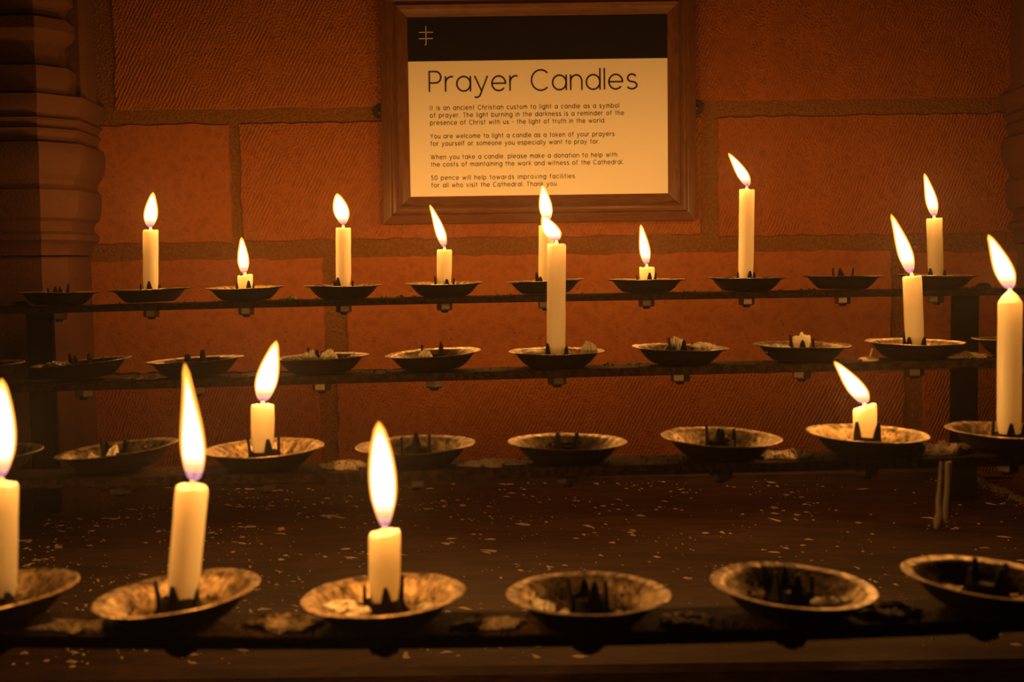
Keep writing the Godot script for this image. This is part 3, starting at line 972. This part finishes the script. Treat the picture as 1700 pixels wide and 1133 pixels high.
func build_wax() -> void:
	# flakes strewn over the table top
	var b := MB.new()
	var spread := FastNoiseLite.new(); spread.seed = 5; spread.frequency = 9.0
	for i in 7000:
		var x := rng.randf_range(-0.56, 0.495)
		var z := rng.randf_range(-1.25, -0.685)
		if rng.randf() > clampf(spread.get_noise_2d(x, z * 1.3) * 2.2 + 0.42, 0.05, 1.0) * clampf(0.62 - x * 0.9, 0.25, 1.0) * (1.0 if z > -1.2 or rng.randf() < 0.5 else 0.5):
			continue
		var s := 0.0005 + 0.003 * pow(rng.randf(), 4.0)
		if rng.randf() < 0.02: s *= 2.0
		if (absf(x + 0.552) < 0.025) or (x < -0.395 and z < -1.1) or (absf(z + 1.13) < 0.012 and (absf(x + 0.4535) < 0.02 or absf(x - 0.4362) < 0.02)): continue
		var n := rng.randi_range(5, 7)
		var turn := rng.randf() * TAU
		var long := rng.randf_range(1.0, 2.6)
		var ids := []
		var mid := b.add(Vector3(x, TABLE_Y + 0.0012, z))
		for k in n:
			var a := TAU * k / n
			var r := s * rng.randf_range(0.25, 1.4)
			var q := Vector2(cos(a) * r * long, sin(a) * r).rotated(turn * 0.25)
			ids.append(b.add(Vector3(x + q.x, TABLE_Y + 0.0002, z + q.y)))
		for k in n:
			b.tri(mid, ids[k], ids[(k + 1) % n])
	var f := put("wax_flakes", b.mesh(20.0, Vector3.UP), M.flake)
	f.set_meta("kind", "stuff")
	tag(f, "pale flakes of wax strewn over the dark table top", "wax")
	# a drift of crumbs along the right-hand edge of the table top
	b = MB.new()
	for i in 420:
		var z := rng.randf_range(-1.25, -1.06)
		var c := 0.496 - 0.012 * absf(rng.randfn(0.0, 0.6))
		crumb(b, Vector3(c, TABLE_Y + 0.0004, z), rng.randf_range(0.0008, 0.0028))
	f = put("wax_crumbs", b.mesh(20.0, Vector3.UP), M.old_wax)
	f.set_meta("kind", "stuff")
	tag(f, "drift of wax crumbs along the right edge of the table top", "wax")
	# spills on the bars
	wax_lump(0, -0.105, 0.004, 0.016, 0.0035, 0.011, "flat wax spill on front bar between the leaning and the short front candle")
	wax_lump(0, -0.196, 0.008, 0.02, 0.0022, 0.008, "low wax spill on front bar beside the leftmost front candle")
	wax_lump(0, -0.012, 0.006, 0.016, 0.002, 0.009, "thin wax spill on front bar right of the shortest front candle")
	wax_lump(0, 0.0775, 0.004, 0.013, 0.002, 0.01, "dark wax spill on front bar between two empty dishes at centre right")
	wax_lump(0, 0.17, 0.002, 0.015, 0.0032, 0.011, "crumbly wax spill on front bar between the two rightmost dishes")
	wax_lump(1, 0.168, 0.002, 0.017, 0.0032, 0.012, "grainy wax spill on second bar left of the short right-hand candle")
	wax_lump(1, 0.2655, 0.002, 0.021, 0.0055, 0.012, "thick wax heap on second bar left of the tall right-hand candle")
	wax_lump(1, -0.105, 0.0, 0.014, 0.003, 0.012, "wax spill on second bar right of the candle with right-leaning flame")
	wax_lump(1, -0.0135, 0.002, 0.02, 0.002, 0.012, "flat wax spill on second bar between two empty middle dishes")
	wax_lump(2, -0.284, 0.004, 0.013, 0.0026, 0.011, "glistening wax spill on third bar between the two left-hand empty dishes")
	wax_lump(2, -0.195, 0.002, 0.012, 0.002, 0.011, "small wax spill on third bar left of the flake-filled dish")
	wax_lump(2, 0.352, 0.0, 0.017, 0.003, 0.012, "crumbly wax spill on third bar near the right-hand post")
	wax_lump(3, -0.207, 0.008, 0.005, 0.003, 0.004, "tiny wax lump on back bar between second and third lit candles")
	# a round puddle with a spent match standing in it
	var p := thing("wax_puddle", "round pale wax puddle with a match end on the third bar", "wax", Vector3(0.2745, bar_y(2, 0.2745), ROWS[2].z + 0.006))
	put("puddle", blob(0.0078, 0.0034, 0.0075, 77, 0.2), M.drip, p)
	b = MB.new()
	b.tube([Vector3(0.001, 0.002, 0), Vector3(0.0032, 0.0095, 0)], [0.0007, 0.0006], 8)
	put("match_end", b.mesh(), M.drip, p)
	# wax that ran off the second bar and hangs in two strands
	var d := thing("wax_drip", "long forked drip of wax hanging from the second bar at right", "wax", Vector3(0.263, bar_y(1, 0.263) - BAR_T, ROWS[1].z + 0.0165))
	b = MB.new()
	b.tube([Vector3(-0.0018, 0.004, 0.0012), Vector3(-0.0019, -0.006, 0.001), Vector3(-0.0025, -0.014, 0.001), Vector3(-0.0028, -0.02, 0.001), Vector3(-0.002, -0.028, 0.001), Vector3(-0.0034, -0.034, 0.001), Vector3(-0.0044, -0.0375, 0.001)], [0.0011, 0.0014, 0.0016, 0.002, 0.0026, 0.0028, 0.0011], 10)
	put("strand", b.mesh(60.0), M.drip, d)
	b = MB.new()
	b.tube([Vector3(0.0026, 0.004, 0.0012), Vector3(0.0026, -0.008, 0.001), Vector3(0.0022, -0.017, 0.001), Vector3(0.0014, -0.024, 0.001), Vector3(0.0012, -0.03, 0.001), Vector3(0.0004, -0.0335, 0.001)], [0.0022, 0.0022, 0.0023, 0.003, 0.0035, 0.0014], 10)
	put("strand", b.mesh(60.0), M.drip, d)


# ---------------------------------------------------------------- scene
func _ready() -> void:
	rng.seed = 11
	# camera: 41 mm lens, level but for a slight downward tilt and a slight roll
	var cam := Camera3D.new()
	cam.name = "camera"
	cam.transform = Transform3D(Basis(Vector3.RIGHT, deg_to_rad(-3.9)) * Basis(Vector3.BACK, deg_to_rad(-0.8)), Vector3(0, 1.3, 0))
	var at := CameraAttributesPhysical.new()
	at.frustum_focal_length = 41.3
	at.frustum_focus_distance = 1.12
	at.exposure_aperture = 11.0
	at.frustum_near = 0.05
	at.frustum_far = 20.0
	cam.attributes = at
	cam.fov = rad_to_deg(2.0 * atan(1133.0 / 2.0 / 1950.0))
	cam.near = 0.05
	cam.far = 20.0
	add_child(cam)
	cam.current = true
	var env := Environment.new()
	env.background_mode = Environment.BG_COLOR
	env.background_color = Color.BLACK
	env.tonemap_mode = Environment.TONE_MAPPER_LINEAR
	env.tonemap_exposure = 1.0
	env.volumetric_fog_enabled = true
	env.volumetric_fog_density = 0.014   # a little candle smoke hangs in the air
	env.volumetric_fog_anisotropy = 0.85
	env.volumetric_fog_albedo = Color.WHITE
	env.sdfgi_enabled = true
	env.ssao_enabled = true
	env.ssil_enabled = true
	var we := WorldEnvironment.new()
	we.name = "world"
	we.environment = env
	add_child(we)
	FLAME_COLOR = lin(1.0, 0.415, 0.08)
	FLAME_ENERGY = 0.0092

	make_materials()
	build_wall()
	build_piers()
	var b := MB.new()
	b.box(Vector3(-1.3, -0.1, WALL_Z - 0.3), Vector3(1.3, 0, 1.2))
	var fl := put("floor", b.mesh(), M.mortar)
	fl.set_meta("kind", "structure")
	tag(fl, "stone floor below the table", "floor")
	build_table()
	build_rack()
	build_notice()

	make_dish_meshes()
	# front bar
	dish(0, -0.2372, 4.0, "dish under the leftmost front candle, cut by the left edge")
	dish(0, -0.1532, 4.8, "tilted brass dish under the tall front candle")
	dish(0, -0.0601, 1.7, "wax-strewn brass dish under the short front candle", [[-18, 3, 8, 7, 2.5, 4], [-10, 2, 18, 6, 2.5, 3], [15, 2, 10, 4, 2, 4], [19, 4, -3, 4, 2, 3]])
	dish(0, 0.033, -0.4, "empty front dish beside the short front candle", [[-12, 2, 15, 3, 4, 3], [-20, 3, -2, 4, 1.5, 6]])
	dish(0, 0.1259, -3.2, "empty front dish second from the right", [[14, 2, 12, 7, 2, 4], [-14, 2, 8, 2.5, 3, 2.5]])
	dish(0, 0.214, -4.0, "empty front dish at the right edge", [[-14, 2, 14, 4, 2, 4]])
	# second bar
	dish(1, -0.3335, 2.0, "empty dish on second bar cut by the left edge")
	dish(1, -0.2471, 5.4, "empty tilted dish on second bar left of a candle", [[-12, 4, 12, 6, 4, 4], [-2, 6, 6, 5, 6, 3]])
	dish(1, -0.1555, 1.7, "dish on second bar under candle with right-leaning flame")
	dish(1, -0.0612, 1.2, "empty dish on second bar behind the short front candle's flame")
	dish(1, 0.0338, -0.5, "empty glinting dish on second bar at the picture's centre")
	dish(1, 0.1295, -2.0, "empty dark dish on second bar left of the short left-leaning candle")
	dish(1, 0.2212, -1.8, "dish on second bar under the short left-leaning candle")
	dish(1, 0.309, -1.0, "dish under the tall candle at the right edge")
	# third bar
	dish(2, -0.4173, 3.0, "empty dish on third bar cut by the left edge")
	dish(2, -0.3335, 4.0, "empty dish on third bar holding white wax scraps at left", [[-20, 8, 6, 7, 2.5, 5], [-7, 6, 12, 6, 4, 4]])
	dish(2, -0.2456, 2.4, "empty dark dish on third bar above the tall front flame")
	dish(2, -0.1483, 1.5, "dish on third bar with wax flakes between its prongs", [[-8, 8, 6, 6, 6, 4], [6, 8, 7, 6, 7, 4], [-22, 7, 4, 6, 2, 4], [18, 6, 6, 7, 2, 5], [12, 6, 12, 2, 6, 2]])
	dish(2, -0.0609, 3.0, "dish on third bar with a round white wax lump", [[-6, 7, 13, 4, 6, 4], [4, 6, 14, 3, 2, 2]])
	dish(2, 0.0346, 0.3, "dish on third bar under the tall central candle", [[24, 8, 2, 5, 6, 3], [-20, 6, 4, 8, 2.5, 6], [14, 6, 2, 6, 2, 5]])
	dish(2, 0.1303, -1.5, "dish on third bar with broken white wax behind prongs", [[-3, 7, -3, 7, 9, 3], [20, 7, 2, 9, 3, 6]])
	dish(2, 0.2247, -0.8, "dish on third bar holding an unlit candle stub", [[-19, 7, 6, 7, 2.5, 5]])
	dish(2, 0.312, -1.0, "dish on third bar under the leaning right-hand candle")
	dish(2, 0.3957, -1.0, "dish on third bar cut by the right edge")
	# back bar
	dish(3, -0.4322, -0.8, "empty dish at the left end of the back bar")
	dish(3, -0.3442, 1.8, "dish under the leftmost candle of the back bar")
	dish(3, -0.2535, 0.5, "dish under the left-hand short stub of the back bar")
	dish(3, -0.1602, 0.0, "dish on back bar under the candle left of the notice")
	dish(3, -0.0638, 0.0, "dish on back bar below the notice's left corner")
	dish(3, 0.0326, 1.6, "dish on back bar half hidden by the tall central candle")
	dish(3, 0.129, 0.0, "dish on back bar under the stub below the notice")
	dish(3, 0.2246, -0.3, "dish on back bar under its tallest candle")
	dish(3, 0.3163, -0.8, "only empty dish on the right half of the back bar")
	dish(3, 0.406, -0.8, "rightmost dish of the back bar behind a third-bar candle")

	# candles: row, foot, top, flame's foot from the top (mm), flame's tip from its foot (mm), flame's width (mm)
	candle(0, Vector2(-0.235, 0), Vector2(-0.232, 1.2027), Vector2(-0.5, 1.7), Vector2(2.5, 43.8), 11.8, "front candle cut by the left edge of the picture", {"tail": 0.2, "belly": 0.86})
	candle(0, Vector2(-0.1522, 0), Vector2(-0.1458, 1.2001), Vector2(0.9, 1.4), Vector2(-2.2, 49.0), 12.2, "front candle leaning right with a tall pointed flame", {"tail": 0.75, "belly": 0.78, "streak": 1.1})
	candle(0, Vector2(-0.0598, 0), Vector2(-0.059, 1.1778), Vector2(0, 1.1), Vector2(-1.6, 47.4), 10.8, "short front candle at centre left with an upright flame", {"tail": 0.05, "belly": 0.9, "slant": 0.12})
	candle(1, Vector2(-0.157, 0), Vector2(-0.1562, 1.2124), Vector2(0.4, 1.1), Vector2(9.0, 37.2), 14.0, "second-bar candle whose flame leans to the right", {"tail": 0.35})
	candle(1, Vector2(0.22, 0), Vector2(0.2198, 1.2059), Vector2(-0.4, 1.1), Vector2(-18.2, 26.3), 12.7, "short second-bar candle with a slanted top and left-leaning flame", {"slant": 0.28, "tail": 0.4})
	candle(1, Vector2(0.31, 0), Vector2(0.3094, 1.2761), Vector2(-0.4, 1.1), Vector2(-13.2, 33.3), 12.6, "tall second-bar candle with pointed shoulder at the right edge", {"shoulder": 0.0045, "tail": 0.5})
	candle(2, Vector2(0.034, 0), Vector2(0.0354, 1.3127), Vector2(-0.9, 1.4), Vector2(-9.1, 19.1), 13.0, "tallest candle at the centre, third bar, overlapping one behind", {"tail": 0.2})
	candle(2, Vector2(0.3125, 0), Vector2(0.3097, 1.2839), Vector2(-1.4, 1.4), Vector2(-14.8, 44.7), 12.4, "third-bar candle at right leaning left with a long flame", {"tail": 0.6})
	candle(3, Vector2(-0.3441, 0), Vector2(-0.3422, 1.3342), Vector2(-0.5, 1.7), Vector2(4.0, 32.4), 12.9, "leftmost lit candle of the back bar", {"tail": 0.35})
	candle(3, Vector2(-0.2538, 0), Vector2(-0.2535, 1.2901), Vector2(-1.1, 0.6), Vector2(-1.3, 33.8), 10.9, "short stub burning on back bar, second lit from the left", {"slant": 0.15})
	candle(3, Vector2(-0.1601, 0), Vector2(-0.1589, 1.3334), Vector2(0.1, 2.3), Vector2(-5.0, 29.1), 13.6, "back-bar candle with a round-topped flame left of the notice", {"tail": 0.05, "belly": 0.9})
	candle(3, Vector2(-0.0641, 0), Vector2(-0.063, 1.3115), Vector2(-0.5, 1.7), Vector2(-12.5, 39.5), 10.4, "half-burnt back-bar candle below the notice's left corner", {"tail": 0.55})
	candle(3, Vector2(0.033, 0), Vector2(0.0342, 1.333), Vector2(0.6, 3.0), Vector2(-3.6, 33.5), 12.3, "back-bar candle half hidden behind the tall central candle", {"tail": 0.3})
	candle(3, Vector2(0.1295, 0), Vector2(0.1296, 1.2922), Vector2(-0.6, 1.7), Vector2(-4.9, 37.2), 10.6, "short stub burning on back bar below the notice's right half", {"tail": 0.5})
	candle(3, Vector2(0.2238, 0), Vector2(0.225, 1.3645), Vector2(0.7, 2.2), Vector2(-17.7, 30.9), 11.5, "tallest back-bar candle, right of the notice", {"tail": 0.35})
	candle(3, Vector2(0.4054, 0), Vector2(0.4031, 1.3347), Vector2(0, 1.1), Vector2(-9.6, 39.9), 11.4, "rightmost lit candle on the back bar", {"tail": 0.55})
	# a dead stub in its dish
	var st := thing("candle_stub", "unlit white candle stub held by prongs on the third bar", "candle", Vector3(0.2245, bar_y(2, 0.2245) + 0.0102, ROWS[2].z))
	put("wax_body", wax_body(0.0098, 0.0068, 0.1, 0.0, 900), M.wax, st)

	build_wax()
